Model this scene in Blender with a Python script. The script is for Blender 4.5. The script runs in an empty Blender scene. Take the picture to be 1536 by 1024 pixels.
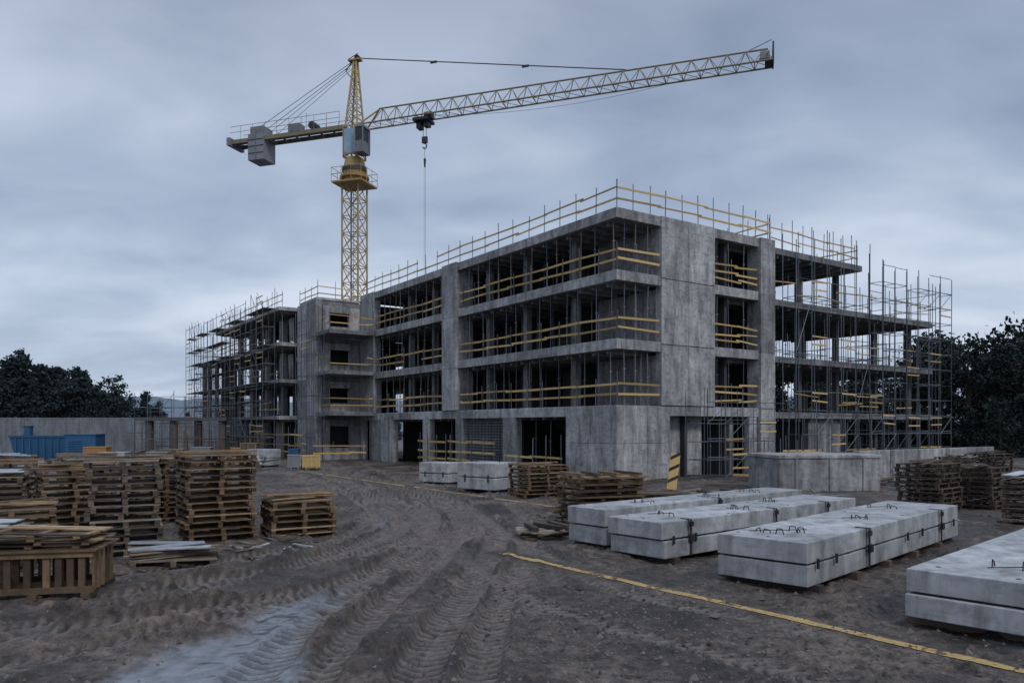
import bpy, math, random
import numpy as np
from mathutils import Vector, Matrix
random.seed(7); rng=np.random.default_rng(7)
R=random.uniform
scene=bpy.context.scene
scene.view_settings.view_transform='Standard'; scene.view_settings.look='None'; scene.view_settings.exposure=0

# ------------------------------------------------------------------ materials
def ramp_set(r,stops):
    e=r.color_ramp.elements
    while len(e)>1: e.remove(e[-1])
    e[0].position=stops[0][0]; e[0].color=(*stops[0][1],1)
    for p,c in stops[1:]:
        n=e.new(p); n.color=(*c,1)
def mat(name,stops,scale=3,rough=.8,bump=.3,bscale=None,metal=0,tint=.5,streak=0,spec=.5,bdist=.02,detail=8):
    m=bpy.data.materials.new(name); m.use_nodes=True
    nt=m.node_tree; N=nt.nodes; L=nt.links; b=N['Principled BSDF']
    tc=N.new('ShaderNodeTexCoord')
    no=N.new('ShaderNodeTexNoise'); no.inputs['Scale'].default_value=scale; no.inputs['Detail'].default_value=detail; no.inputs['Roughness'].default_value=.62
    L.new(tc.outputs['Object'],no.inputs['Vector'])
    at=N.new('ShaderNodeAttribute'); at.attribute_name='tint'
    mx=N.new('ShaderNodeMix'); mx.inputs[0].default_value=tint
    L.new(no.outputs['Fac'],mx.inputs[2]); L.new(at.outputs['Fac'],mx.inputs[3])
    r=N.new('ShaderNodeValToRGB'); ramp_set(r,stops)
    L.new(mx.outputs[0],r.inputs[0])
    out=r.outputs[0]
    if streak>0:
        def nz(sc,mscale,det,ro,lo,hi,a,b_):
            mp=N.new('ShaderNodeMapping'); mp.inputs['Scale'].default_value=mscale
            L.new(tc.outputs['Object'],mp.inputs[0])
            n2=N.new('ShaderNodeTexNoise'); n2.inputs['Scale'].default_value=sc; n2.inputs['Detail'].default_value=det; n2.inputs['Roughness'].default_value=ro; n2.inputs['Distortion'].default_value=.3
            L.new(mp.outputs[0],n2.inputs['Vector'])
            q=N.new('ShaderNodeMapRange'); q.inputs[1].default_value=lo; q.inputs[2].default_value=hi; q.inputs[3].default_value=a; q.inputs[4].default_value=b_
            L.new(n2.outputs['Fac'],q.inputs[0]); return q.outputs[0]
        A=nz(1.9,(1.5,1.5,.25),7,.68,.36,.6,1-streak*.8,1.06)
        Bq=nz(.5,(1,1,1),4,.55,.3,.7,1-streak*.6,1.12)
        Cq=nz(3.2,(1,1,1.6),8,.7,.40,.52,1-streak*.45,1.03)
        m1=N.new('ShaderNodeMath'); m1.operation='MULTIPLY'; L.new(A,m1.inputs[0]); L.new(Bq,m1.inputs[1])
        m2=N.new('ShaderNodeMath'); m2.operation='MULTIPLY'; L.new(m1.outputs[0],m2.inputs[0]); L.new(Cq,m2.inputs[1])
        vm=N.new('ShaderNodeVectorMath'); vm.operation='SCALE'
        L.new(out,vm.inputs[0]); L.new(m2.outputs[0],vm.inputs['Scale']); out=vm.outputs[0]
    L.new(out,b.inputs['Base Color'])
    b.inputs['Roughness'].default_value=rough; b.inputs['Metallic'].default_value=metal
    b.inputs['Specular IOR Level'].default_value=spec
    if bump>0:
        n3=N.new('ShaderNodeTexNoise'); n3.inputs['Scale'].default_value=bscale or scale*6; n3.inputs['Detail'].default_value=6
        L.new(tc.outputs['Object'],n3.inputs['Vector'])
        bp=N.new('ShaderNodeBump'); bp.inputs['Strength'].default_value=bump; bp.inputs['Distance'].default_value=bdist
        L.new(n3.outputs['Fac'],bp.inputs['Height']); L.new(bp.outputs[0],b.inputs['Normal'])
    return m
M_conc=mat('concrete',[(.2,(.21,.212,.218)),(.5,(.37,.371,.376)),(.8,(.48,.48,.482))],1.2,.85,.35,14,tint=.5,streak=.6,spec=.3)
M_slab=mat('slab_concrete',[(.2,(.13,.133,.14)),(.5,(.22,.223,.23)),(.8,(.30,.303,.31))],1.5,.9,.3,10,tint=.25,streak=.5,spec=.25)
M_inner=mat('shaded_concrete',[(.2,(.035,.036,.04)),(.8,(.10,.101,.106))],1.2,.9,.2,tint=.5,spec=.2)  # interior shade is put into the colour as a much darker concrete
M_precast=mat('precast_concrete',[(.25,(.26,.27,.28)),(.5,(.38,.388,.40)),(.75,(.49,.497,.51))],2.2,.75,.35,35,tint=.3,streak=.5,spec=.3,bdist=.006)
M_steel=mat('galvanised_steel',[(.2,(.05,.057,.07)),(.8,(.15,.165,.19))],4,.55,0,metal=.3,tint=.7)
M_prop=mat('prop_steel',[(.1,(.05,.06,.08)),(.6,(.14,.155,.18)),(.8,(.17,.17,.17)),(.95,(.20,.11,.06))],3,.6,0,metal=.2,tint=.9)
M_yel=mat('yellow_board',[(.1,(.20,.13,.05)),(.35,(.38,.25,.09)),(.7,(.55,.38,.15)),(.95,(.56,.44,.27))],5,.7,.1,tint=.6)
M_deck=mat('scaffold_plank',[(.1,(.07,.06,.05)),(.9,(.22,.185,.15))],4,.8,.2,tint=.7)
M_wood=mat('pallet_wood',[(.1,(.028,.019,.014)),(.35,(.10,.062,.036)),(.6,(.235,.15,.082)),(.82,(.38,.26,.145)),(1,(.45,.36,.26))],9,.75,.35,40,tint=.68,streak=.4,bdist=.004)
M_oldwood=mat('weathered_wood',[(.1,(.026,.021,.018)),(.45,(.115,.085,.062)),(.75,(.25,.195,.145)),(.97,(.38,.345,.30))],9,.8,.35,40,tint=.72,streak=.4,bdist=.004)
M_dwood=mat('dark_timber',[(.1,(.018,.014,.012)),(.9,(.13,.092,.066))],8,.85,.3,tint=.6)
M_crane=mat('crane_yellow_paint',[(.15,(.20,.125,.045)),(.45,(.34,.225,.075)),(.9,(.44,.32,.13))],3,.5,0,tint=.4)
M_jib=mat('weathered_jib_paint',[(.15,(.12,.095,.06)),(.5,(.20,.165,.105)),(.9,(.29,.25,.175))],3,.55,0,tint=.4)
M_cgrey=mat('crane_grey',[(.2,(.11,.12,.135)),(.8,(.22,.235,.26))],2,.55,.1,tint=.5)
M_dark=mat('dark_metal',[(.2,(.02,.02,.022)),(.8,(.06,.06,.065))],6,.5,0,metal=.5,tint=.5)
M_blue=mat('blue_paint',[(.2,(.010,.05,.115)),(.8,(.02,.10,.21))],2,.5,.1,tint=.5)
M_glass=mat('cab_glass',[(.2,(.10,.20,.30)),(.8,(.30,.42,.52))],1.5,.12,0,tint=.3)
M_white=mat('white_sheet',[(.2,(.24,.26,.29)),(.8,(.44,.46,.49))],3,.5,.5,6,tint=.5,streak=.3)
M_orange=mat('orange_plastic',[(.2,(.28,.12,.04)),(.8,(.40,.21,.07))],3,.5,0,tint=.5)
M_fence=mat('fence_sheet',[(.2,(.15,.17,.195)),(.8,(.25,.275,.305))],.6,.5,.1,tint=.5,streak=.4,metal=.1)
M_leafR=mat('foliage',[(.1,(.009,.014,.014)),(.6,(.023,.033,.030)),(.95,(.048,.061,.051))],.8,.9,0,tint=.75,spec=.1)
M_leafL=mat('foliage_hazed',[(.1,(.015,.024,.029)),(.9,(.038,.052,.055))],.8,.9,0,tint=.75,spec=.1)  # distance haze baked into the bluer leaf colour
M_bark=mat('bark',[(.2,(.02,.017,.014)),(.8,(.06,.05,.042))],5,.9,.4,tint=.4)
M_hill=mat('hill_haze',[(.2,(.12,.15,.185)),(.8,(.18,.22,.265))],.02,1,0,tint=.2,spec=0)  # pale blue is aerial haze painted onto the hills
M_rock=mat('rock',[(.1,(.03,.025,.023)),(.9,(.15,.13,.118))],6,.9,.2,tint=.8)
M_rust=mat('rusty_steel',[(.1,(.06,.035,.025)),(.9,(.18,.10,.06))],6,.8,0,metal=.3,tint=.7)

# ------------------------------------------------------------------ mesh batcher
class Bt:
    def __init__(s): s.v=[]; s.f=[]; s.t=[]; s.m=[]
    def add(s,vs,fs,mi=0,t=None):
        o=len(s.v); s.v.extend(vs)
        if t is None: t=R(0,1)
        for f in fs:
            s.f.append([i+o for i in f]); s.t.append(t); s.m.append(mi)
    def box(s,x0,x1,y0,y1,z0,z1,mi=0,t=None,M=None):
        vs=[(x0,y0,z0),(x1,y0,z0),(x1,y1,z0),(x0,y1,z0),(x0,y0,z1),(x1,y0,z1),(x1,y1,z1),(x0,y1,z1)]
        if M is not None: vs=[tuple(M@Vector(v)) for v in vs]
        s.add(vs,[(3,2,1,0),(4,5,6,7),(0,1,5,4),(1,2,6,5),(2,3,7,6),(3,0,4,7)],mi,t)
    def beam(s,p,q,w,h,mi=0,t=None):
        p=Vector(p);q=Vector(q); d=(q-p); l=d.length
        if l<1e-5:return
        d/=l; up=Vector((0,0,1)) if abs(d.z)<.95 else Vector((1,0,0))
        sd=d.cross(up).normalized(); u=sd.cross(d)
        vs=[]
        for c in (p,q):
            for a,b in ((-1,-1),(1,-1),(1,1),(-1,1)): vs.append(tuple(c+sd*(a*w/2)+u*(b*h/2)))
        s.add(vs,[(0,1,2,3),(7,6,5,4),(0,4,5,1),(1,5,6,2),(2,6,7,3),(3,7,4,0)],mi,t)
    def rod(s,p,q,r,r2=None,n=5,mi=0,t=None):
        p=Vector(p);q=Vector(q); d=(q-p)
        if d.length<1e-5:return
        d.normalize(); up=Vector((0,0,1)) if abs(d.z)<.95 else Vector((1,0,0))
        a=d.cross(up).normalized(); b=d.cross(a); r2=r if r2 is None else r2
        vs=[]
        for c,rr in ((p,r),(q,r2)):
            for i in range(n):
                an=2*math.pi*i/n; vs.append(tuple(c+a*(math.cos(an)*rr)+b*(math.sin(an)*rr)))
        fs=[(i,(i+1)%n,n+(i+1)%n,n+i) for i in range(n)]+[tuple(range(n-1,-1,-1)),tuple(range(n,2*n))]
        s.add(vs,fs,mi,t)
    def obj(s,name,mats,parent=None,bevel=0,loc=(0,0,0),rot=0):
        me=bpy.data.meshes.new(name); me.from_pydata(s.v,[],s.f)
        if not isinstance(mats,(list,tuple)): mats=[mats]
        for m in mats: me.materials.append(m)
        me.polygons.foreach_set('material_index',s.m)
        a=me.attributes.new('tint','FLOAT','FACE'); a.data.foreach_set('value',s.t)
        me.update()
        o=bpy.data.objects.new(name,me); scene.collection.objects.link(o)
        o.location=loc; o.rotation_euler=(0,0,rot)
        if parent: o.parent=parent
        if bevel:
            b=o.modifiers.new('bevel','BEVEL'); b.width=bevel; b.segments=2; b.limit_method='ANGLE'
        return o
def empty(name,loc=(0,0,0),rot=0):
    o=bpy.data.objects.new(name,None); scene.collection.objects.link(o); o.location=loc; o.rotation_euler=(0,0,rot); return o

# ------------------------------------------------------------------ ground
def vnoise(x,y,f,seed):
    r=np.random.default_rng(seed).random((256,256))
    X=x*f+1000.37; Y=y*f+1000.71
    xi=np.floor(X).astype(int); yi=np.floor(Y).astype(int); fx=X-xi; fy=Y-yi
    fx=fx*fx*(3-2*fx); fy=fy*fy*(3-2*fy)
    g=lambda a,b:r[a%256,b%256]
    return (g(xi,yi)*(1-fx)+g(xi+1,yi)*fx)*(1-fy)+(g(xi,yi+1)*(1-fx)+g(xi+1,yi+1)*fx)*fy
def grow(start,step,g,lim):
    o=[];p=start;s=step
    while p<lim: s*=g; p+=s; o.append(p)
    return o
xf=np.arange(-8.5,8.5,.032)
ext=np.array(grow(0,.032,1.06,3500))
xs=np.concatenate([(-8.5-ext)[::-1],xf,xf[-1]+ext])
yf=np.arange(6.8,18,.030)
extf=np.array(grow(0,.030,1.02,60)); e2=np.array(grow(extf[-1],extf[-1]-extf[-2],1.08,4000))
extb=np.array(grow(0,.034,1.15,500))
ys=np.concatenate([(6.8-extb)[::-1],yf,yf[-1]+extf,yf[-1]+e2])
GX,GY=np.meshgrid(xs,ys)
H=np.zeros_like(GX); RUT=np.zeros_like(GX); LUG=np.zeros_like(GX)
near=(np.abs(GX)<22)&(GY<62)&(GY>4)
fade=np.clip(1-(np.hypot(GX,GY-12)-25)/30,0,1)
H+=fade*((vnoise(GX,GY,.35,1)-.5)*.10+(vnoise(GX,GY,1.3,2)-.5)*.07+(vnoise(GX,GY,3.6,3)-.5)*.05+(vnoise(GX,GY,9,4)-.5)*.034)
cl=vnoise(GX,GY,6.5,5)*vnoise(GX,GY,.9,6); H+=fade*np.clip(cl-.33,0,1)*.25
def smooth(pts,n=14):
    P=[np.array(p,float) for p in pts]; P=[2*P[0]-P[1]]+P+[2*P[-1]-P[-2]]; o=[]
    for i in range(1,len(P)-2):
        for k in range(n):
            t=k/n; o.append(.5*((2*P[i])+(-P[i-1]+P[i+1])*t+(2*P[i-1]-5*P[i]+4*P[i+1]-P[i+2])*t*t+(-P[i-1]+3*P[i]-3*P[i+1]+P[i+2])*t**3))
    return np.array(o)
tracks=[([(-13.5,48),(-11,43.5),(-6.1,33.3),(-2.9,25.7),(-1.5,19.5),(-1.2,15.7),(-1.5,12.3),(-1.7,9.4),(-1.9,6),(-2.0,3)],(-.85,.85),.30,.08),
 ([(-15,47),(-11.6,42),(-7.2,33),(-3.8,26),(-2.0,20),(-2.0,16.5),(-3.0,13.4),(-4.8,11),(-7.3,9.0),(-10,7.6)],(-.9,.9),.32,.085),
 ([(-13,46),(-8.5,38),(-4.9,29),(-3.2,22),(-3.0,17.5),(-4.6,14),(-6.9,11.5),(-10,9.8)],(-.8,.8),.26,.065),
 ([(-12,47),(-7.8,36),(-4.4,27.5),(-2.4,21),(-2.2,17.5),(-2.9,14),(-4.0,11.2),(-5.4,9),(-7,7.2),(-8,6)],(-.8,.8),.26,.065),
 ([(-14,45),(-9.5,37),(-5.6,28.5),(-3.2,21.5),(-2.6,18.5),(-3.5,15.2),(-5.6,12.2),(-9,9.6)],(-.75,.75),.2,.05),
 ([(-11,45),(-5,34),(-1.6,27),(-.5,20),(-.5,15),(-1.0,11),(-1.2,7),(-1.3,3)],(-.8,.8),.24,.05),
 ([(6,6),(3.4,8.3),(1.2,11),(-.4,15),(-1.6,20),(-4,28)],(-.8,.8),.22,.03)]
ni=np.where(near.ravel())[0]; px=GX.ravel()[ni]; py=GY.ravel()[ni]; hf=H.ravel(); rf=RUT.ravel(); lf=LUG.ravel()
crumb=np.clip(.55+1.1*vnoise(px,py,2.3,61),0,1); jitter=(vnoise(px,py,2.0,62)-.5)*.08
for ti,(pts,offs,w,dep) in enumerate(tracks):
    C=smooth(pts); T=np.gradient(C,axis=0); T/=np.linalg.norm(T,axis=1)[:,None]
    S=np.concatenate([[0],np.cumsum(np.linalg.norm(np.diff(C,axis=0),axis=1))])
    best=np.full(px.shape,1e9); dd=np.zeros_like(px); ss=np.zeros_like(px)
    for i in range(len(C)):
        ax=px-C[i,0]; ay=py-C[i,1]; d2=ax*ax+ay*ay; mk=d2<best
        best[mk]=d2[mk]; al=ax*T[i,0]+ay*T[i,1]
        dd[mk]=(-ax*T[i,1]+ay*T[i,0])[mk]; ss[mk]=(S[i]+al)[mk]
    for o in offs:
        q=np.abs(dd-o+(vnoise(ss,ss*0,.4,20+ti)-.5)*.2)
        band=np.clip((w-q)/.05,0,1)*np.clip(.5+1.1*vnoise(px,py,.5,30+ti),0,1)
        berm=np.exp(-((q-w-.06)/.07)**2)
        lug=np.clip(np.sin((ss+q*.8+jitter*.6)*2*math.pi/.175)*2.2+.1,0,1)
        lug=lug*(q>.02)*crumb
        hf[ni]=hf[ni]*(1-.7*band)-band*dep*.7+berm*dep*1.0*vnoise(px,py,3,40+ti)-band*lug*.04
        rf[ni]=np.maximum(rf[ni],band); lf[ni]=np.maximum(lf[ni]*(1-band),band*lug)
H=hf.reshape(H.shape); RUT=rf.reshape(H.shape); LUG=lf.reshape(H.shape)
def ell(cx,cy,a,b,ang):
    c,s=math.cos(ang),math.sin(ang); u=(GX-cx)*c+(GY-cy)*s; v=-(GX-cx)*s+(GY-cy)*c
    return np.sqrt((u/a)**2+(v/b)**2)
wn=(vnoise(GX,GY,.9,50)-.5)*.7+(vnoise(GX,GY,3.2,51)-.5)*.4+(vnoise(GX,GY,9,52)-.5)*.25
E=np.minimum(ell(-2.9,9.5,2.7,.60,math.radians(86)),ell(-3.1,7.4,1.8,.95,math.radians(90)))
WET=np.clip((1.05-E-wn)*2.8,0,1)
WET2=np.clip((1-np.minimum(ell(6.2,8.3,1.6,.6,math.radians(-53)),ell(-3.4,20,2.2,.25,math.radians(100)))-wn)*2,0,1)*.5
WET=np.maximum(WET,WET2)*(1-.4*LUG)
H=H*(1-WET*.85)-WET*.03
LINES=[((-.2,14.95),(6.2,6.4)),((-12.9,44),(1.5,23.3))]
for a_,b_ in LINES:
    A=np.array(a_);Bb=np.array(b_); d=Bb-A; l=np.linalg.norm(d); d/=l
    u=(GX-A[0])*d[0]+(GY-A[1])*d[1]; v=np.abs(-(GX-A[0])*d[1]+(GY-A[1])*d[0])
    k=np.clip((.42-v)/.22,0,1)*(u>-.3)*(u<l+.3); H=H*(1-.85*k); RUT*=(1-k); LUG*=(1-k)
iy=lambda v,a:np.interp(v,a,np.arange(len(a)))
def gh(x,y):
    fx=iy(x,xs); fy=iy(y,ys); i=int(min(fx,len(xs)-2)); j=int(min(fy,len(ys)-2)); u=fx-i; v=fy-j
    return float((H[j,i]*(1-u)+H[j,i+1]*u)*(1-v)+(H[j+1,i]*(1-u)+H[j+1,i+1]*u)*v)
nx,ny=len(xs),len(ys); nv=nx*ny
co=np.stack([GX.ravel(),GY.ravel(),H.ravel()],1).astype(np.float32)
J,I=np.meshgrid(np.arange(ny-1),np.arange(nx-1),indexing='ij'); a=(J*nx+I).ravel()
q=np.stack([a,a+1,a+1+nx,a+nx],1).astype(np.int32)
me=bpy.data.meshes.new('ground'); me.vertices.add(nv); me.vertices.foreach_set('co',co.ravel())
me.loops.add(q.size); me.loops.foreach_set('vertex_index',q.ravel()); me.polygons.add(len(q))
me.polygons.foreach_set('loop_start',np.arange(0,q.size,4,dtype=np.int32)); me.polygons.foreach_set('loop_total',np.full(len(q),4,dtype=np.int32))
me.update(calc_edges=True)
me.polygons.foreach_set('use_smooth',np.ones(len(q),dtype=bool))
for nm,A in (('rut',RUT),('lug',LUG),('wet',WET)):
    at=me.attributes.new(nm,'FLOAT','POINT'); at.data.foreach_set('value',A.ravel().astype(np.float32))
gnd=bpy.data.objects.new('ground',me); scene.collection.objects.link(gnd)
m=bpy.data.materials.new('mud_ground'); m.use_nodes=True; nt=m.node_tree; N=nt.nodes; L=nt.links; b=N['Principled BSDF']
tc=N.new('ShaderNodeTexCoord')
def noise(sc,det=8,ro=.6):
    n=N.new('ShaderNodeTexNoise'); n.inputs['Scale'].default_value=sc; n.inputs['Detail'].default_value=det; n.inputs['Roughness'].default_value=ro
    L.new(tc.outputs['Object'],n.inputs['Vector']); return n
def attr(n): a=N.new('ShaderNodeAttribute'); a.attribute_name=n; return a.outputs['Fac']
def mixc(f,A,B,bt='MIX'):
    x=N.new('ShaderNodeMix'); x.data_type='RGBA'; x.blend_type=bt
    for s,v in ((x.inputs[0],f),(x.inputs[6],A),(x.inputs[7],B)):
        if isinstance(v,(int,float)): s.default_value=v
        elif isinstance(v,tuple): s.default_value=(*v,1)
        else: L.new(v,s)
    return x.outputs[2]
def mr(src,a0,a1,b0,b1):
    x=N.new('ShaderNodeMapRange'); L.new(src,x.inputs[0])
    for k,v in zip((1,2,3,4),(a0,a1,b0,b1)): x.inputs[k].default_value=v
    return x.outputs[0]
def mul(src,k):
    x=N.new('ShaderNodeMath'); x.operation='MULTIPLY'; x.inputs[1].default_value=k; L.new(src,x.inputs[0]); return x.outputs[0]
n1=noise(.38,9,.70); n2=noise(5,8,.74); n3=noise(26,4,.75)
r=N.new('ShaderNodeValToRGB'); ramp_set(r,[(.39,(.024,.018,.015)),(.48,(.060,.046,.038)),(.60,(.135,.108,.093))]); L.new(n1.outputs['Fac'],r.inputs[0])
r2=N.new('ShaderNodeValToRGB'); ramp_set(r2,[(.37,(.26,.25,.24)),(.5,(.95,.95,.95)),(.63,(1.6,1.55,1.5))]); L.new(n2.outputs['Fac'],r2.inputs[0])
c=mixc(1.0,r.outputs[0],r2.outputs[0],'MULTIPLY')
r3=N.new('ShaderNodeValToRGB'); ramp_set(r3,[(.38,(.5,.5,.5)),(.55,(1.15,1.15,1.15))]); L.new(n3.outputs['Fac'],r3.inputs[0])
c=mixc(.8,c,r3.outputs[0],'MULTIPLY')
rutc=mixc(mr(n2.outputs['Fac'],.35,.65,0,1),(.095,.077,.067),(.225,.192,.172))
c=mixc(mul(attr('rut'),.8),c,rutc)
c=mixc(mul(attr('lug'),.88),c,(.024,.018,.016))  # tread grooves darkened in colour too, painting in their shade
c=mixc(mul(attr('wet'),.85),c,mixc(mr(n2.outputs['Fac'],.38,.62,0,1),(.075,.08,.09),(.165,.178,.20)))  # wet patch: pale blue-grey puts part of the sky reflection into the colour
L.new(c,b.inputs['Base Color'])
rr=mr(n1.outputs['Fac'],.38,.56,.34,.8)
x=N.new('ShaderNodeMix'); L.new(attr('wet'),x.inputs[0]); L.new(rr,x.inputs[2]); x.inputs[3].default_value=.13; L.new(x.outputs[0],b.inputs['Roughness'])
b.inputs['Specular IOR Level'].default_value=.5
bp=N.new('ShaderNodeBump'); bp.inputs['Distance'].default_value=.07
L.new(mr(attr('wet'),0,1,.95,.03),bp.inputs['Strength'])
ad=N.new('ShaderNodeMath'); ad.operation='ADD'; L.new(n2.outputs['Fac'],ad.inputs[0]); L.new(mul(n3.outputs['Fac'],.4),ad.inputs[1])
L.new(ad.outputs[0],bp.inputs['Height']); L.new(bp.outputs[0],b.inputs['Normal'])
me.materials.append(m)

ml=bpy.data.materials.new('worn_line_paint'); ml.use_nodes=True; nt=ml.node_tree; N=nt.nodes; L=nt.links; b=N['Principled BSDF']
tc=N.new('ShaderNodeTexCoord'); n1=noise(9,8,.75); n2=noise(1.1,5,.6)
s1=N.new('ShaderNodeMath'); s1.operation='ADD'; L.new(n1.outputs['Fac'],s1.inputs[0]); L.new(n2.outputs['Fac'],s1.inputs[1])
s2=N.new('ShaderNodeMath'); s2.operation='SUBTRACT'; L.new(s1.outputs[0],s2.inputs[0]); L.new(attr('edge'),s2.inputs[1])
f=mr(s2.outputs[0],.88,.99,0,1)
L.new(mixc(n1.outputs['Fac'],(.17,.11,.045),(.54,.37,.13)),b.inputs['Base Color']); b.inputs['Roughness'].default_value=.75
L.new(f,b.inputs['Alpha'])
def line(name,p,qq,w,wear=0):
    p=np.array(p);qq=np.array(qq); d=qq-p; l=np.linalg.norm(d); d/=l; n=np.array([-d[1],d[0]])
    k=int(l/.05); cols=[-1,-.8,-.3,.3,.8,1]; vs=[];e=[]
    for i in range(k+1):
        c=p+d*l*i/k
        for u in cols:
            g=c+n*u*w/2; vs.append((g[0],g[1],gh(g[0],g[1])+.010)); e.append(.26 if abs(u)==1 else wear)
    K=len(cols); fs=[(i*K+j,i*K+j+1,(i+1)*K+j+1,(i+1)*K+j) for i in range(k) for j in range(K-1)]
    me=bpy.data.meshes.new(name); me.from_pydata(vs,[],fs); a=me.attributes.new('edge','FLOAT','POINT'); a.data.foreach_set('value',e); me.materials.append(ml)
    o=bpy.data.objects.new(name,me); scene.collection.objects.link(o)
line('painted_line',*LINES[0],.19,-.03)
line('painted_line',*LINES[1],.19,.0)

# ------------------------------------------------------------------ building
bld=empty('concrete_building',(4.785,34.5,0),math.atan2(.5664,.8241))
S=Bt(); W=Bt(); I_=Bt()
tops=[12.5,9.65,6.5,3.45]
for z in tops:
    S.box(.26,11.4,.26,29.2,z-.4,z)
    y=-.03
    while y<29.1:
        y1=min(y+4.85,29.19); W.box(-.03,.25,y,y1-.012,z-.42,z+.05,t=R(.2,.9)); y+=4.85
    for x0,x1 in ((.262,5.6),(5.612,11.38)): W.box(x0,x1,-.03,.25,z-.42,z+.05,t=R(.2,.9))
    for k in range(1,29): S.box(.3,11,k-.08,k+.08,z-.58,z-.401)
rt=[12.25,9.45,6.35,3.3]
for i,z in enumerate(rt):
    x1=20 if i==0 else 28.4
    S.box(11.42,x1,0,10,z-.34,z)
    for k in range(12,int(x1)): S.box(k-.06,k+.06,.15,9.9,z-.5,z-.341)
lt=[12.0,9.2,6.3,3.4]
for i,z in enumerate(lt):
    S.box(-3.5,12,29.22,54,z-.35,z)
    y=33.5
    while y<54: W.box(-5.0,-3.505,y,min(y+5,54)-.012,z-.32,z-.03,t=R(.1,.6)); y+=5
    for k in range(34,54): S.box(-4.7,3,k-.06,k+.06,z-.48,z-.351)
    if i>0: S.box(-5.4,6,54.02,60,z-.35,z-.05)
for z in (9.55,6.6,3.6): S.box(-3.6,-.09,26.4,29.08,z-.28,z)
pz=[(3.53,6.42),(6.46,9.57),(9.61,12.56)]
for z0,z1 in pz:
    W.box(2.8,4.66,-.09,.3,z0,z1,t=R(.4,.9)); W.box(4.675,6.6,-.09,.3,z0,z1,t=R(.4,.9))
    W.box(2.8,3.1,.31,4.5,z0,z1-.47,t=.2); W.box(6.3,6.6,.31,4.5,z0,z1-.47,t=.2)
W.box(10.1,11.3,-.22,.7,0,3.44)
for z0,z1 in pz: W.box(10.1,11.3,-.2,.7,z0-.05,z1)
W.box(8.3,8.55,.4,.7,0,3.0)
for y0,y1 in ((-.06,1.78),(1.795,3.65)):
    for z0,z1 in ((-.2,1.72),(1.735,3.47)): W.box(-.06,.35,y0,y1,z0,z1,t=R(.3,.8))
for x0,x1 in ((.355,1.9),(1.915,3.4)):
    for z0,z1 in ((-.2,1.72),(1.735,3.47)): W.box(x0,x1,-.06,.3,z0,z1,t=R(.3,.8))
W.box(3.1,3.4,.31,1.2,0,3.04); W.box(3.41,6.6,.8,1.1,0,3.04); W.box(9.4,10,.0,.35,0,3.02)
gs=[(8,9.3),(13.66,14.5),(17.9,18.8),(23.3,25.4),(25.415,27.4),(28.6,29.08)]
for a0,a1 in gs: W.box(-.06,.35,a0,a1,-.2,3.0)
y=3.66
while y<29: W.box(-.06,.35,y,min(y+4.2,29.08),3.002,3.47); y+=4.215
for z0,z1 in ((3.52,6.1),(6.115,9.25),(9.265,12.6)): W.box(-.16,1.1,14.3,16.05,z0,z1,t=R(.4,.8)); W.box(-.08,.5,26.6,29.08,z0,z1,t=R(.3,.8))
for z0,z1 in zip((3.45,6.5,9.65),(6.1,9.25,12.1)):
    for y in (4.4,8.7,12.6,19.5,23): W.box(1.2,1.55,y,y+.35,z0,z1,t=.1)
    W.box(7.3,7.6,1.3,1.6,z0,z1,t=.1)
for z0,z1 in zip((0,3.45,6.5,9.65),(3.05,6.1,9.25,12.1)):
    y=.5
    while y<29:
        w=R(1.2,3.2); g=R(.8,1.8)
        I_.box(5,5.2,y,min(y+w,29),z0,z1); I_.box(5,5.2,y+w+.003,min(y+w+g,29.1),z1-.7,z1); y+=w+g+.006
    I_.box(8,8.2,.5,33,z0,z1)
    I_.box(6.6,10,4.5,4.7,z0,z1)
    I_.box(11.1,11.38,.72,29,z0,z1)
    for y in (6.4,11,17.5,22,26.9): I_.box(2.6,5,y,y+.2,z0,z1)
for i,(z0,z1) in enumerate(zip((0,3.3,6.35,9.45),(3.0,6.0,9.1,11.9))):
    for x in (15.4,19.2,23.5,27.6):
        if i==3 and x>20: continue
        for y in (1.2,9.2): I_.box(x,x+.3,y,y+.3,z0,z1,t=.9)
    I_.box(11.42,16.2,8.6,8.9,z0,z1); I_.box(14.2,14.5,4.2,8.59,z0,z1)
    if i==0: I_.box(16.21,28,8.6,8.9,z0,z1)
W.box(15,18.2,.3,.55,0,2.9)
for z0,z1 in ((0,3.1),(3.115,6.1),(6.115,9.0),(9.015,12.05)): W.box(-3.56,-3.1,29.15,31.2,z0,z1); W.box(-3.56,-3.1,31.215,33.4,z0,z1)
for i,z in enumerate(lt):
    h0=z-.36; zb=(lt[i+1] if i<3 else 0)
    W.box(-3.05,-2.5,29.1,29.5,zb,h0); W.box(-.9,0,29.23,29.5,zb,h0); W.box(-2.49,-.91,29.1,29.5,h0-.5,h0); W.box(-2.49,-.91,29.1,29.5,zb,zb+.9)
    I_.box(-3,0,31,31.2,zb,h0)
    for y in (37.5,42,46.5,51): W.box(-3.4,-3.0,y,y+.5+R(0,.6),zb,h0-.12)
    y=33.6
    while y<53:
        w=R(1,3); I_.box(-1.6,-1.4,y,min(y+w,53.9),zb,h0); y+=w+R(.7,1.5)
    I_.box(3,3.2,29.6,54,zb,h0)
    if i>0:
        I_.box(-3,-2.8,54.3,59.8,zb,h0)
        for y in (54.1,57,59.5): W.box(-5,-4.6,y,y+.4,zb,h0)
for y0,y1 in ((37,39),(42,45),(47.5,50)): W.box(-3.56,-3.41,y0,y1,0,2.9)
W.box(-3.5,0,29.2,33,12.06,12.25)
W.box(5,8,17,21,12.5,12.9)
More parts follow.
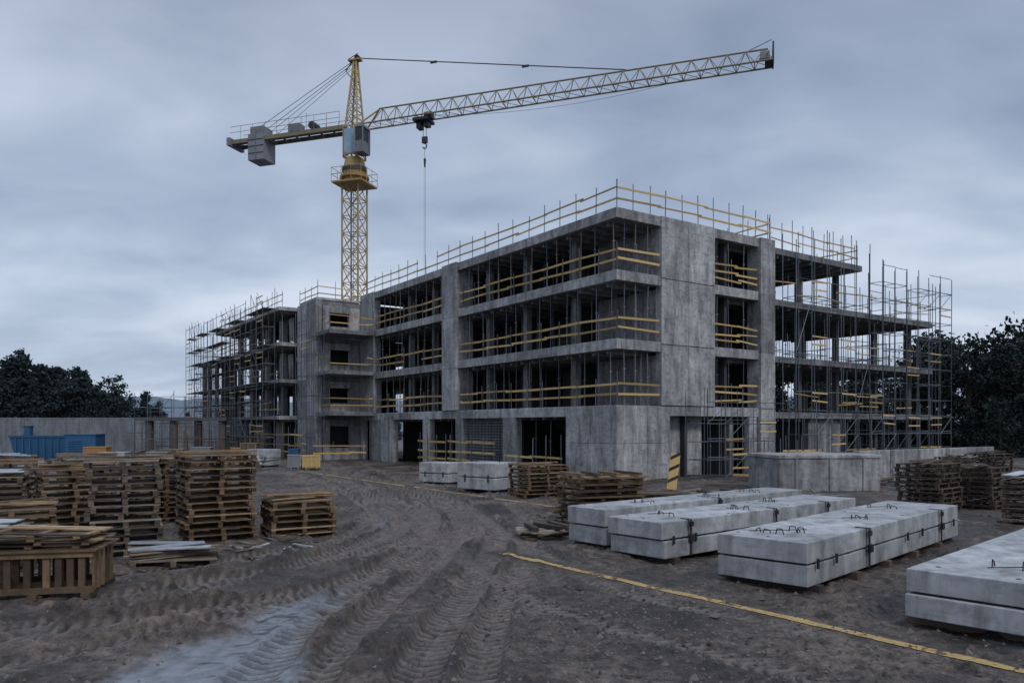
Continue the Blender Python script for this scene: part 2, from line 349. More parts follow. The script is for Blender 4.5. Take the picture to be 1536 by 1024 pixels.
S.obj('floor_slabs',M_slab,bld,bevel=.015); W.obj('walls_and_pillars',M_conc,bld,bevel=.012); I_.obj('interior_walls',M_inner,bld)
T=Bt()
for z0,z1 in pz:
    for x in (3.2,4.2,5.1,6.1):
        for z in (z0+.6,z0+1.5,z0+2.4): T.rod((x,-.094,z),(x,-.07,z),.03,n=8)
for y in (.6,1.4,2.4,3.2):
    for z in (.7,1.4,2.3,3.0): T.rod((-.064,y,z),(-.04,y,z),.028,n=8)
for x in (.9,1.5,2.4,3.0):
    for z in (.7,1.4,2.3,3.0): T.rod((x,-.064,z),(x,-.04,z),.028,n=8)
T.obj('form_tie_holes',M_dark,bld)
G=Bt()
y=9.3
while y<13.66: G.rod((.2,y,0),(.2,y,3),.018,n=4); y+=.16
z=.05
while z<3: G.rod((.2,9.3,z),(.2,13.66,z),.018,n=4); z+=.16
G.obj('grille_gate',M_cgrey,bld)
P=Bt()
def prop(x,y,z0,z1,r=.03):
    t=R(0,1); zm=z0+(z1-z0)*R(.45,.65); dx,dy=R(-.03,.03),R(-.03,.03)
    P.rod((x,y,z0),(x,y,zm),r,t=t); P.rod((x,y,zm),(x+dx,y+dy,z1),r*.75,t=t)
    P.box(x-.08,x+.08,y-.08,y+.08,z0,z0+.015,t=t); P.rod((x-.06,y,zm),(x+.06,y,zm+.02),r*1.4,n=6,t=t)
for z0,z1 in zip((3.45,6.5,9.65),(6.08,9.22,12.08)):
    for x in (.15,1.9,3.6):
        y=.4+R(0,.5)
        while y<26.4:
            if not(13.9<y<16.3 and x<1.2): prop(x+R(-.08,.08),y,z0+.05,z1)
            y+=R(.8,1.4) if x<1 else R(1.1,2.0)
    for x in (.6,1.3,2.1,7,7.9,9.1): prop(x,.15,z0+.05,z1)
    for x in (7.2,8,9.4): prop(x,2,z0,z1)
for i,(z0,z1) in enumerate(zip((0,3.3,6.35,9.45),(2.8,5.85,8.95,11.75))):
    for y in (.4,3,6.2,9.5):
        x=11.8
        while x<(19.8 if i==3 else 28.2): prop(x+R(-.1,.1),y+R(-.2,.2),z0,z1,.026); x+=R(1.3,2.3)
for i,z in enumerate(lt):
    zb=(lt[i+1] if i<3 else 0)
    for x in (-4.6,-3.2,-1.8):
        y=33.9
        while y<54: prop(x,y,zb,z-.35); y+=R(1.3,2.3)
for y in (4.6,6,7.3,15.2,16.4): prop(.8,y,0,3)
for x in (6.8,7.5,8.6): prop(x,.4,0,3)
P.obj('shoring_props',M_prop,bld)

# ------------------------------------------------------------------ guard rails & scaffolds
gr=empty('guard_railing',bld.location,bld.rotation_euler[2]); sc=empty('scaffolding',bld.location,bld.rotation_euler[2])
Yb=Bt(); Pb=Bt()
def rails(p,q,z,hs=(.5,1.0),post=1.4,ph=1.25,seg=2.8,w=.11,jit=.05,skip=.04,pr=.022):
    p=Vector((*p,z));q=Vector((*q,z)); d=q-p; l=d.length; d.normalize(); nn=d.cross(Vector((0,0,1)))
    k=0
    while k<=l+.01:
        c=p+d*k; Pb.rod(c,c+Vector((R(-.03,.03),R(-.03,.03),ph+R(-.08,.3))),pr,t=R(0,1)); k+=post*R(.9,1.1)
    for h in hs:
        k=0
        while k<l:
            e=min(k+seg*R(.9,1.15),l)
            if R(0,1)>skip:
                a0=p+d*max(k-.12,0)+nn*(.04+R(-.01,.01)); b0=p+d*min(e+.12,l)+nn*(.04+R(-.01,.01))
                a0.z+=h+R(-jit,jit); b0.z+=h+R(-jit,jit); Yb.beam(a0,b0,.03,w*R(.8,1.1))
            k=e
for z in (3.45,6.5,9.65):
    for a0,a1 in ((.0,14.2),(16.15,26.5)): rails((.05,a0),(.05,a1),z+.05,hs=(.5,.98),ph=1.2,jit=.05)
    rails((.05,.05),(2.75,.05),z+.05,seg=2.8); rails((6.65,.05),(10.05,.05),z+.05,hs=(.35,.7,1.1),jit=.1,seg=1.8,w=.09)
rails((.1,.1),(.1,29),12.5,hs=(.52,1.02),ph=1.3,w=.085); rails((.1,.1),(11.3,.1),12.5,hs=(.52,1.02),ph=1.35,w=.085,post=1.1)
rails((11.4,.2),(19.8,.2),12.25,hs=(.5,1.0),ph=1.5,w=.07,jit=.1,post=1.0); rails((19.8,.2),(19.8,9.8),12.25,w=.07); rails((11.4,9.8),(19.8,9.8),12.25,w=.07)
rails((11.2,.2),(11.2,28.8),12.5,w=.07)
for z in rt[1:]:
    rails((11.5,.1),(28.2,.1),z,hs=(.5,1.0),w=.06,jit=.12,skip=.5,seg=2); rails((28.3,.1),(28.3,9.8),z,w=.06,skip=.5); rails((12,9.9),(28.2,9.9),z,w=.06,skip=.5)
rails((-3.4,29.3),(-3.4,33.4),12.05,w=.07); rails((-4.7,33.6),(-4.7,53.8),12.0,hs=(.5,1),w=.06); rails((-3.4,29.3),(0,29.3),12.05,w=.07)
for z in lt[1:]: rails((-4.9,33.6),(-4.9,54),z,hs=(.5,1),w=.08,jit=.08,skip=.35); rails((-5.3,54.1),(-5.3,59.8),z,w=.06,skip=.5)
for z in (9.55,6.6,3.6): rails((-3.5,26.5),(-.2,26.5),z,w=.08,hs=(.5,1.0)); rails((-3.55,26.5),(-3.55,29),z,w=.08)
for a0,a1 in ((3.2,8.2),(9.2,14.4),(14.6,18.3)): rails((-.7,a0),(-.7,a1),0,hs=(.55,1.0,1.6) if a0>9 else (.45,.95),ph=1.9,w=.12,post=1.2,pr=.027)
rails((-4.9,28.5),(-4.9,40),0,hs=(.6,1.1,1.9),ph=2.3,w=.12,post=1.5); rails((-4.6,27),(-.5,27),0,hs=(.6,1.1),w=.11)
rails((3.6,-3.6),(10.5,-3.6),0,hs=(.3,.7,1.3),ph=1.7,w=.09,post=1.2,jit=.08); rails((8,-1.2),(27,-1.2),0,hs=(.6,1.2),ph=1.8,w=.08,skip=.3)
Yb.obj('boards',M_yel,gr); Pb.obj('posts',M_steel,gr)
Sp=Bt(); Sd=Bt(); Sy=Bt()
def scaffold(a,b,n,width=.9,bay=1.7,top=13,lift=2.0,decks=True,yl=.3,first=.2,diag=.3,r=.024,tv=1.1,led=.85):
    a=Vector((*a,0));b=Vector((*b,0)); n=Vector((*n,0)); d=b-a; l=d.length; d.normalize(); k=int(round(l/bay)); st=l/k
    Z=[];z=first
    while z<top-.3: Z.append(z); z+=lift
    for i in range(k+1):
        for o in (0,width):
            c=a+d*st*i+n*o; tz=top+R(-.2,tv)
            Sp.rod(c,c+Vector((R(-.06,.06),R(-.06,.06),tz)),r,t=R(.0,.9))
        for z in Z: c=a+d*st*i; Sp.rod(c+Vector((0,0,z)),c+n*width+Vector((0,0,z)),r*.8)
    for z in Z:
        for o in (0,width):
            for i in range(k):
                c=a+d*st*i+n*o
                for hz in ((0,1.0) if o else (0,)):
                    if R(0,1)<led: Sp.rod(c+Vector((0,0,z+hz)),c+d*st+Vector((0,0,z+hz+R(-.03,.03))),r*.85)
                if R(0,1)<yl and o:
                    for hz in (.5,.95): Sy.beam(c+n*.03+Vector((0,0,z+hz+R(-.05,.05))),c+d*st+n*.03+Vector((0,0,z+hz+R(-.05,.05))),.03,.08)
                if o and R(0,1)<diag: Sp.rod(c+Vector((0,0,z)),c+d*st+Vector((0,0,z+lift)),r*.8)
        if decks and z>.5:
            for i in range(k):
                if R(0,1)<.75:
                    c=a+d*st*i+Vector((0,0,z+.05))
                    for j in range(3): Sd.beam(c+n*(.15+.28*j),c+d*st*1.03+n*(.15+.28*j),.25,.04)
scaffold((20.4,-.25),(28.7,-.25),(0,-1),width=.8,top=12.0,lift=1.0,bay=1.4,decks=False,yl=.03,diag=.06,tv=.5,led=.65)
scaffold((11.9,-.25),(20.4,-.25),(0,-1),width=.8,top=12.6,lift=3.05,bay=1.4,first=3.4,yl=.3,decks=False,diag=.1)
scaffold((28.7,.2),(28.7,10),(1,0),width=.5,top=12.1,lift=2.05,bay=1.6,decks=False,yl=.05,tv=.4,diag=.1)
scaffold((20.6,10.4),(28.6,10.4),(0,1),top=12.0,lift=2.05,bay=1.8,decks=False,yl=.05,tv=.4)
scaffold((-5.2,34),(-5.2,54),(-1,0),top=12.2,lift=1.45,bay=1.6,yl=.2,tv=1.3)
scaffold((-5.5,54),(-5.5,61),(-1,0),top=12.4,lift=1.45,bay=1.4,yl=.1,decks=True)
scaffold((-5.4,61),(4,61),(0,1),top=12.0,lift=2,bay=2,yl=.1)
scaffold((-3.75,27),(-3.75,30.5),(-1,0),top=11.0,lift=1.5,bay=1.2,yl=.2,first=.3,decks=False,tv=.5)
scaffold((3.6,-.9),(8.6,-.9),(0,-1),width=1.3,top=3.4,lift=.85,bay=1.2,yl=.12,diag=.6,first=.1,decks=False,r=.02)
scaffold((10.9,-1.3),(26.5,-1.3),(0,-1),width=.8,top=3.0,lift=1.0,bay=1.3,yl=.2,diag=.3,first=.1,decks=False,r=.022)
Sp.obj('tubes',M_steel,sc); Sd.obj('planks',M_deck,sc); Sy.obj('toe_boards',M_yel,sc)

# ------------------------------------------------------------------ tower crane (inside the building footprint)
cr=empty('tower_crane',(-12.85,61.6,-.2),math.atan2(-.31,.95)); cr.scale=(1.08,1.08,1.08)
K=Bt()  # 0 yellow 1 grey 2 dark 3 glass 4 jib
def lattice(x,y,w,z0,z1,st,r=.07,rd=.035):
    cs=[(x-w/2,y-w/2),(x+w/2,y-w/2),(x+w/2,y+w/2),(x-w/2,y+w/2)]
    for c in cs: K.rod((*c,z0),(*c,z1),r,n=6,t=.5)
    z=z0
    while z<z1-.01:
        zn=min(z+st,z1)
        for i in range(4):
            A=cs[i];B=cs[(i+1)%4]
            K.rod((*A,z),(*B,zn),rd,n=4,t=.5); K.rod((*B,z),(*A,zn),rd,n=4,t=.5); K.rod((*A,z),(*B,z),rd,n=4,t=.4)
        z=zn
K.box(-1.6,1.6,-1.6,1.6,.2,.8,mi=1)
lattice(0,0,1.35,.8,20.9,1.25)
zz=1.0
while zz<20.5: K.rod((.15,-.4,zz),(.45,-.4,zz),.02,n=4,mi=1); zz+=.35
for lx in (.15,.45): K.rod((lx,-.4,.6),(lx,-.4,20.9),.025,n=4,mi=1)
K.box(-1.25,1.25,-1.25,1.25,20.7,20.82,mi=0,t=.2)
for a0,b0 in (((-1.25,-1.25),(1.25,-1.25)),((1.25,-1.25),(1.25,1.25)),((1.25,1.25),(-1.25,1.25)),((-1.25,1.25),(-1.25,-1.25))):
    for h in (.5,1.0): K.rod((*a0,20.82+h),(*b0,20.82+h),.022,n=4)
    for t in (0,.33,.66):
        xx=a0[0]+(b0[0]-a0[0])*t; yy=a0[1]+(b0[1]-a0[1])*t; K.rod((xx,yy,20.8),(xx,yy,21.85),.022,n=4)
K.rod((0,0,20.9),(0,0,21.7),.75,.9,n=16,t=.4); K.rod((0,0,21.7),(0,0,22.0),.95,n=20,mi=2); K.rod((0,0,22.0),(0,0,22.7),.85,.7,n=16,t=.4)
K.rod((0,0,21.2),(0,0,21.35),1.1,n=20,t=.3)
lattice(0,0,1.2,22.7,25.1,.8)
K.box(-.5,.5,-.72,-.65,23.0,24.8,mi=3); K.box(-.6,-.5,-.74,-.63,22.8,25,mi=0); K.box(.5,.6,-.74,-.63,22.8,25,mi=0); K.box(-.5,.5,-.74,-.64,22.85,22.99,mi=0)
K.box(.68,1.4,-1.25,-.15,22.75,22.9,mi=1); K.box(.68,1.4,-1.25,-.15,24.6,24.75,mi=1)
for x,y in ((.71,-1.22),(1.37,-1.22),(.71,-.18),(1.37,-.18)): K.box(x-.04,x+.04,y-.04,y+.04,22.9,24.6,mi=1)
K.box(.75,1.34,-1.20,-.22,22.9,23.6,mi=1); K.box(.76,1.33,-1.19,-.23,23.6,24.6,mi=2)
zt=30.1
for x,y in ((-.5,-.5),(.5,-.5),(.5,.5),(-.5,.5)): K.rod((x,y,25.1),(x*.18+.1,y*.25,zt),.07,n=6,t=.5)
for k in range(9):
    f0=k/9;f1=(k+1)/9
    def cp(ix,iy,f): return (ix*.5*(1-f)+f*(ix*.1+.1),iy*.5*(1-f)+f*iy*.14,25.1+(zt-25.1)*f)
    pr=[(-1,-1),(1,-1),(1,1),(-1,1)]
    for i in range(4):
        A=pr[i];B=pr[(i+1)%4]; K.rod(cp(*A,f0),cp(*B,f1),.028,n=4,t=.4); K.rod(cp(*A,f0),cp(*B,f0),.028,n=4,t=.4)
K.box(-.45,.55,-.25,.25,zt,zt+.1,t=.3); K.rod((-.45,-.2,zt+.1),(.4,-.2,zt+.45),.04,n=4); K.rod((.1,0,zt),(.1,0,zt+.5),.05,n=6); K.rod((-.75,0,zt-.6),(.1,0,zt+.3),.05,n=5); K.rod((-.75,0,zt-.6),(0,0,zt-1.6),.04,n=5)
K.rod((.25,-.14,zt+.2),(.25,.14,zt+.2),.22,n=12,mi=2)
L0=.7; L1=29.9; zb=25.05; hh=1.15; wj=1.15
def jz(k): return zb+.45*max(0,(k-2))/28
nb=26; st=(L1-L0)/nb
ht=lambda k: zb+hh+.05+(jz(L1)+.95-zb-hh-.05)*(k-2.1)/(L1-2.4)
for y in (-wj/2,wj/2): K.rod((L0,y,jz(L0)),(L1,y,jz(L1)),.06,n=6,t=.5,mi=4); K.rod((L0,y,zb),(2.1,0,zb+hh),.065,n=5,t=.4)
K.rod((2.1,0,zb+hh+.05),(L1-.3,0,jz(L1)+.95),.06,n=6,t=.6,mi=4)
for i in range(nb):
    a0=L0+st*i; a1=a0+st; am=(a0+a1)/2
    for y in (-wj/2,wj/2):
        if am>2.1:
            K.rod((a0,y,jz(a0)),(am,0,ht(am)),.03,n=4,t=.6,mi=4); K.rod((am,0,ht(am)),(a1,y,jz(a1)),.03,n=4,t=.6,mi=4)
    K.rod((a0,-wj/2,jz(a0)),(a0,wj/2,jz(a0)),.028,n=4,t=.5,mi=4); K.rod((a0,-wj/2,jz(a0)),(a1,wj/2,jz(a1)),.022,n=4,t=.5,mi=4)
for y in (-.6,.6):
    for zq in (0,.95): K.rod((L1,-.6,jz(L1)+zq),(L1,.6,jz(L1)+zq),.05,n=4,mi=2)
    K.rod((L1,y,jz(L1)-.1),(L1,y,jz(L1)+1.1),.05,n=4,mi=2)
K.box(L1-.5,L1+.05,-.6,.6,jz(L1)+.0,jz(L1)+.08,mi=2); K.box(L1-.8,L1-.2,-.2,.2,jz(L1)+.3,jz(L1)+.75,mi=1)
K.rod((L1-1.6,0,jz(L1)+.95),(L1-.1,0,jz(L1)+1.5),.03,n=4,mi=1)
ce=-10.6
for y in (-.6,.6): K.beam((-.6,y,25.0),(ce,y,25.0),.14,.3,mi=4,t=.3)
k=-.6
while k>ce: K.box(k-.04,k+.04,-.6,.6,24.85,24.95,mi=1); k-=1.1
K.box(ce,-.6,-.5,.5,25.18,25.22,mi=1)
for y in (-.85,.85):
    for h in (.45,.9): K.rod((ce,y,25.2+h),(-.8,y,25.2+h),.02,n=4,mi=4)
    k=-.8
    while k>ce-.01: K.rod((k,y,25.0),(k,y,26.1),.02,n=4,mi=4); k-=1.1
K.box(ce-.3,ce,-.9,.9,24.7,25.3,mi=1)
for i,(x0,x1) in enumerate(((-9.0,-8.3),(-8.25,-7.55))):
    K.box(x0,x1,-.75,.75,23.35,25.35,mi=1,t=.5+.2*i)
    for q_ in (23.85,24.4,24.9): K.box(x0+.02,x1-.02,-.78,-.751,q_,q_+.05,mi=2)
K.box(-8.9,-7.7,-.6,.6,25.4,26.0,mi=1,t=.5); K.box(-5.6,-4.6,-.4,.4,25.3,25.9,mi=1,t=.2); K.rod((-3.5,-.4,25.6),(-3.5,.4,25.6),.3,n=12,mi=2)
K.rod((-4.4,.3,25.3),(-4.4,.3,26.9),.02,n=4,mi=1)
K.rod((.2,0,zt+.2),(20.6,0,ht(20.6)+.05),.04,n=5,mi=2)
for k in (6.5,13.5):
    f=k/20.6; z=zt+.2+(ht(20.6)-zt-.2)*f; K.box(k-.25,k+.25,-.05,.05,z-.07,z+.07,mi=2)
for y in (-.35,.35): K.rod((0,y*.3,zt),(-8.2,y,26.0),.025,n=4,mi=2); K.rod((-.3,y*.3,zt-.5),(-7.2,y,25.5),.02,n=4,mi=2)
pp=None
for i in range(25):
    u=i/24; k=6.2+u*20.5; z=jz(k)+.1-3.2*u*(1-u); p=(k,-.1,z)
    if pp: K.rod(pp,p,.012,n=4,mi=2)
    pp=p
tx=5.7
K.box(tx-.6,tx+.6,-.65,.65,24.75,24.95,mi=2); K.box(tx-.45,tx-.1,-.3,.3,24.3,24.75,mi=2); K.box(tx+.1,tx+.5,-.25,.25,24.4,24.75,mi=2); K.box(tx+.2,tx+.8,-.4,.1,24.9,25.35,mi=2)
for x in (-.12,.12): K.rod((tx+.1+x,0,24.5),(tx+.1+x,0,23.6),.02,n=4,mi=2)
K.box(tx-.1,tx+.3,-.1,.1,23.25,23.7,mi=2)
hp=None
for i in range(9):
    an=math.radians(100-i*33); p=(tx+.1+.16*math.cos(an),0,23.02+.18*math.sin(an))
    if hp: K.rod(hp,p,.045,n=5,mi=2)
    hp=p
K.rod((tx+.1,0,23),(tx+.1,0,21.9),.016,n=4,mi=2); K.rod((tx+.1,0,22.1),(tx+.1,0,21.5),.1,.06,n=8,mi=2)
for x in (-.05,.05): K.rod((tx+.1+x,0,21.6),(tx+.1+x,0,13.5),.012,n=4,mi=1)
K.obj('crane_structure',[M_crane,M_cgrey,M_dark,M_glass,M_jib],cr)

# ------------------------------------------------------------------ pallets
def pallet(B,M,w=1.2,d=1.0,mi=0,base=.5):
    n=6
    for i in range(n):
        y=-d/2+(d-.1)*i/(n-1); t=min(1,max(0,random.gauss(base,.24)))
        if R(0,1)<.05: continue
        B.box(-w/2+R(-.03,.02),w/2+R(-.02,.03),y,y+.1,.115,.138,mi=mi,t=t,M=M)
    for x in (-w/2,-.05,w/2-.1):
        B.box(x,x+.1,-d/2+.001,d/2-.001,.094,.1145,mi=mi,t=R(.1,.7),M=M)
        for y in (-d/2,-.05,d/2-.1): B.box(x+.002,x+.098,y+.002,y+.098,.022,.0935,mi=mi,t=R(.0,.55),M=M)
        B.box(x,x+.1,-d/2+.003,d/2-.003,0,.0215,mi=mi,t=R(.1,.8),M=M)
def stack(name,x,y,n,ang,w=1.3,d=1.1,mats=None,extra=0,sheet=False,j=.045,hs=1.0):
    B=Bt(); z=0
    for i in range(n):
        M=Matrix.Translation((R(-j,j),R(-j,j),z))@Matrix.Rotation(R(-.06,.06),4,'Z')@Matrix.Rotation(R(-.014,.014),4,'X')@Matrix.Rotation(R(-.01,.01),4,'Y')@Matrix.Diagonal((1,1,hs,1))
        pallet(B,M,w+R(-.06,.06),d+R(-.04,.04),base=R(.3,.75)); z+=.144*hs
    for i in range(extra):
        M=Matrix.Translation((R(-.1,.1),R(-.25,.25),z+.02))@Matrix.Rotation(R(-.4,.4),4,'Z')@Matrix.Rotation(R(-.04,.04),4,'Y')
        B.box(-w*.55,w*.55,-.06,.06,0,.025,t=R(.3,1),M=M); z+=.014
    if sheet:
        for k in range(3):
            M=Matrix.Translation((R(-.15,.15),-d*.3+k*d*.3,z+.03+k*.01))@Matrix.Rotation(R(-.2,.2),4,'Z')@Matrix.Rotation(R(-.05,.05),4,'Y'); B.box(-w*.5,w*.42,-d*.13,d*.13,0,.02,mi=1,M=M)
    return B.obj(name,mats or [M_wood,M_white],None,loc=(x,y,gh(x,y)-.01),rot=math.radians(ang))
MO=[M_oldwood,M_white]; MW=[M_wood,M_white]
stack('pallet_stack',-6.62,16.9,13,34,w=1.42,d=1.2,extra=3)
stack('pallet_stack',-7.75,15.1,13,28,w=1.25,d=1.1,extra=3,mats=MO)
stack('pallet_stack',-9.9,17.0,11,38,w=1.35,d=1.2,extra=6,mats=MW)
stack('pallet_stack',-11.6,16.8,10,28,extra=4,sheet=True,mats=MO,w=1.4,d=1.2)
stack('pallet_stack',-4.95,17.5,6,30,w=1.4,d=1.2,extra=8,mats=MW)
stack('pallet_stack',-8.0,19.6,12,24,extra=3,mats=MO)
stack('pallet_stack',-9.5,20.4,12,40,extra=3)
stack('pallet_stack',-11.3,20.0,12,32,extra=3,mats=MO)
stack('pallet_stack',-13.1,19.6,11,30,extra=3)
stack('pallet_stack',-14.8,22,11,34,extra=3,sheet=True)
stack('pallet_stack',-12.9,23,10,34,extra=3,mats=MO)
stack('pallet_stack',-10.6,23,11,20,extra=3,mats=MW)
stack('pallet_stack',-16.8,24,10,30,extra=3)
stack('pallet_stack',-9.55,14.4,7,36,extra=6,mats=MW,w=1.4)
stack('pallet_stack',-9.1,12.9,5,16,extra=5,mats=MO,sheet=True,w=1.3)
stack('loose_pallet',-6.25,14.0,1,22,extra=10,mats=MO,sheet=True,w=1.4,d=1.0)
stack('pallet_stack',.95,27.3,8,30,w=1.75,d=1.3,mats=MW,extra=2)
stack('pallet_stack',12.7,23.0,10,40,w=1.5,d=1.3,mats=[M_dwood,M_white],extra=4)
stack('pallet_stack',14.6,23.6,9,36,w=1.3,d=1.3,mats=[M_dwood,M_white],extra=4)
stack('pallet_stack',13.6,19.6,8,46,w=1.5,d=1.3,mats=MO,extra=6,sheet=True)
for (x,y,n) in ((20,34,8),(22.4,35.5,9),(24.6,34,7),(22,31,6),(18.2,30,6),(27.5,38,8),(16.8,27.6,7),(26,36,7)): stack('pallet_stack',x,y,n,R(20,50),w=1.7,d=1.4,mats=random.choice([[M_dwood,M_white],MO,MW]),extra=5)
B=Bt()
for yy in (-.5,.0,.5):
    x=-.8
    while x<.75:
        B.box(x,x+.09,yy-.02,yy+.02,.1,.66,t=random.choice([R(.5,1),R(.0,.3),R(.1,.5)])); x+=R(.12,.26)
    B.box(-.85,.85,yy-.055,yy-.022,.6,.68,t=.6); B.box(-.85,.85,yy-.055,yy-.022,.08,.17,t=.3)
for xx in (-.85,.82):
    y=-.5
    while y<.45: B.box(xx,xx+.03,y,y+.1,.1,.66,t=R(.1,1)); y+=.2
for k in range(5): B.box(-.9,.9,-.6+k*.25,-.4+k*.25,.685,.71,t=R(.2,.8))
for x in (-.8,0,.7): B.box(x,x+.12,-.62,.62,0,.08,t=.2)
z=.72
for i in range(4):
    M=Matrix.Translation((R(-.12,.12),R(-.1,.1),z))@Matrix.Rotation(R(-.2,.2),4,'Z')@Matrix.Rotation(R(-.03,.03),4,'Y')
    for k in range(5):
        if R(0,1)<.85: B.box(-.78+R(-.05,.05),.78+R(-.05,.05),-.5+k*.2,-.38+k*.2,.035,.056,t=min(1,max(0,random.gauss(.55,.3))),M=M)
    for x in (-.7,-.05,.6): B.box(x,x+.1,-.5,.45,0,.034,t=R(.1,.7),M=M)
    z+=.06
B.obj('timber_crate',[M_wood,M_white],loc=(-7.1,11.45,gh(-7,11.6)-.01),rot=math.radians(12))
def pile(name,x,y,ang,w,d,h,mats,n=None,jr=.12):
    B=Bt(); z=0; k=0
    while z<h:
        along=(k%2==0); th=R(.05,.09)
        if along:
            for i in range(7):
                yy=-d/2+d*i/6; M=Matrix.Translation((R(-.12,.12),yy+R(-.03,.03),z))@Matrix.Rotation(R(-jr,jr),4,'Z')
                B.box(-w/2+R(-.2,.1),w/2+R(-.1,.2),-.07,.07,0,th*R(.4,.75),M=M,t=min(1,max(0,random.gauss(.6,.3))))
        else:
            for i in range(4):
                xx=-w/2+.1+(w-.2)*i/3; M=Matrix.Translation((xx+R(-.05,.05),R(-.05,.05),z))@Matrix.Rotation(R(-jr,jr),4,'Z')
                B.box(-.06,.06,-d/2,d/2,0,th,M=M,t=R(.0,.6))
        z+=th; k+=1
    return B.obj(name,mats,loc=(x,y,gh(x,y)),rot=math.radians(ang))
pile('timber_pile',2.3,19.7,20,1.9,1.2,1.32,M_wood); pile('plank_pile',.95,17.3,25,1.3,.9,.26,M_oldwood,jr=.3)
pile('timber_pile',16.2,21.5,60,2.2,1.4,.5,M_oldwood,jr=.3); pile('plank_pile',4.4,24.5,10,2.4,1.2,.3,M_dwood,jr=.3); pile('plank_pile',7.2,25.5,30,3.4,1.4,.25,M_oldwood,jr=.3)

def precast(A,ang,w,l,z0,h,layers=2,loops=((.2,.3),(.2,.7)),straps=(.3,.85),name='concrete_slab_stack'):
    B=Bt(); Dk=Bt(); Wd=Bt(); th=(h-z0-.03*(layers-1))/layers; z=z0
    root=empty(name,(A[0],A[1],0),math.radians(ang))
    for k in range(layers):
        o=R(-.025,.025); B.box(o,w+o,R(-.03,.03),l+R(-.03,.03),z,z+th,t=R(.3,.8))
        if k<layers-1:
            y=.3
            while y<l: Wd.box(.02,w-.02,y,y+.1,z+th+.001,z+th+.029); y+=l/6
        z+=th+.03
    ztop=z-.03
    y=.25
    while y<l-.1: Wd.box(-.08,w+.06,y,y+.16,-.05,z0-.002); y+=l/5.2
    for s in straps:
        yy=s*l; Dk.box(w+.028,w+.045,yy,yy+.05,z0,ztop); Dk.box(w-.2,w+.04,yy,yy+.05,ztop+.002,ztop+.014)
        Dk.box(w+.027,w+.085,yy-.04,yy+.09,z0+th-.05,z0+th+.08); Dk.box(w+.027,w+.07,yy-.02,yy+.07,ztop-.12,ztop-.03)
    for s in (.03,.12,.55,.66,.93): Dk.box(w+.027,w+.055,s*l,s*l+.05,z0+th-.06,z0+th+.09)
    for fx,fy in ((.1,.05),(.5,.03),(.9,.3),(.15,.6),(.85,.62)): Dk.rod((w*fx,l*fy,ztop-.01),(w*fx,l*fy,ztop+.006),.03,n=8)
    for lx,ly in loops:
        X=lx*w;Y0=ly*l
        for k in range(3):
            dx=R(-.12,.12)+k*.14; dy=R(-.1,.1); hh=R(.05,.11); an=R(0,3); ex=.10*math.cos(an); ey=.10*math.sin(an)
            a0=(X+dx,Y0+dy,ztop-.01);a1=(X+dx+ex*.2,Y0+dy+ey*.2,ztop+hh);a2=(X+dx+ex,Y0+dy+ey,ztop+hh*R(.5,1));a3=(X+dx+ex*1.3,Y0+dy+ey*1.2,ztop-.01)
            for p,q2 in ((a0,a1),(a1,a2),(a2,a3)): Dk.rod(p,q2,.009,n=5)
        Dk.rod((X-.1,Y0-.1,ztop+.02),(X+.3,Y0+.12,ztop+.05),.007,n=4)
    B.obj('slabs',M_precast,root,bevel=.012); Dk.obj('straps_and_loops',M_dark,root); Wd.obj('bearers',M_dwood,root)
    return root
precast((3.33,12.2),-45,1.48,7.7,.12,.78,loops=((.25,.08),(.45,.13),(.5,.45),(.25,.75)),straps=(.30,.82))
precast((1.9,14.7),-50,1.32,7.4,.10,.76,loops=((.3,.12),(.6,.40),(.3,.65)),straps=(.1,.5,.8))
precast((1.2,15.95),-50,1.08,7.6,.12,.84,loops=((.5,.2),(.6,.5),(.4,.75)),straps=(.5,))
precast((5.03,9.6),-47,2.3,8,.10,.70,loops=((.35,.10),(.5,.22),(.4,.45)),straps=(.5,))
def cblock(x,y,ang,w,d,h):
    B=Bt(); Dk=Bt(); root=empty('concrete_block',(x,y,0),math.radians(ang))
    B.box(-w/2,w/2,-d/2,d/2,.1,h*.5-.01,t=.4); B.box(-w/2+.02,w/2-.02,-d/2,d/2,h*.5+.02,h,t=.6)
    for xx in (-w*.3,w*.3): Dk.box(xx,xx+.1,-d/2-.03,d/2+.03,0,.098); Dk.box(xx,xx+.06,-d/2-.02,-d/2-.003,h*.35,h*.6); Dk.rod((xx,0,h-.01),(xx+.05,0,h+.12),.02)
    for xx in (-w*.4,w*.4): Dk.box(xx-.05,xx+.05,-d*.4,d*.4,h*.5-.008,h*.5+.018)
    B.obj('blocks',M_precast,root,bevel=.03); Dk.obj('bearers',M_dark,root)
cblock(-3.1,33.2,-30,1.6,1.2,.95); cblock(-.95,29.5,-35,1.85,1.5,1.12); cblock(-15.6,47.5,-20,1.7,1.2,1.1); cblock(-13.2,46.5,-20,.9,.9,.75)
B=Bt(); B.box(-2.1,2.1,-1.3,1.3,0,1.28,t=.3); B.box(-2.15,2.15,-1.35,1.35,1.283,1.42,t=.6)
for x in (-1.4,0,1.4): B.box(x-.06,x+.06,-1.36,-1.31,0,1.27,t=.2)
B.obj('concrete_tank',M_conc,bevel=.03,loc=(12.1,30.4,0),rot=math.radians(8))
B=Bt()
for k in range(5): B.box(k*2.5,k*2.5+2.46,0,.3,.202,1.45); B.box(k*2.5,k*2.5+2.46,-.12,.42,0,.2)
B.obj('low_concrete_wall',M_conc,bevel=.02,loc=(15.2,33.0,0),rot=math.radians(34))
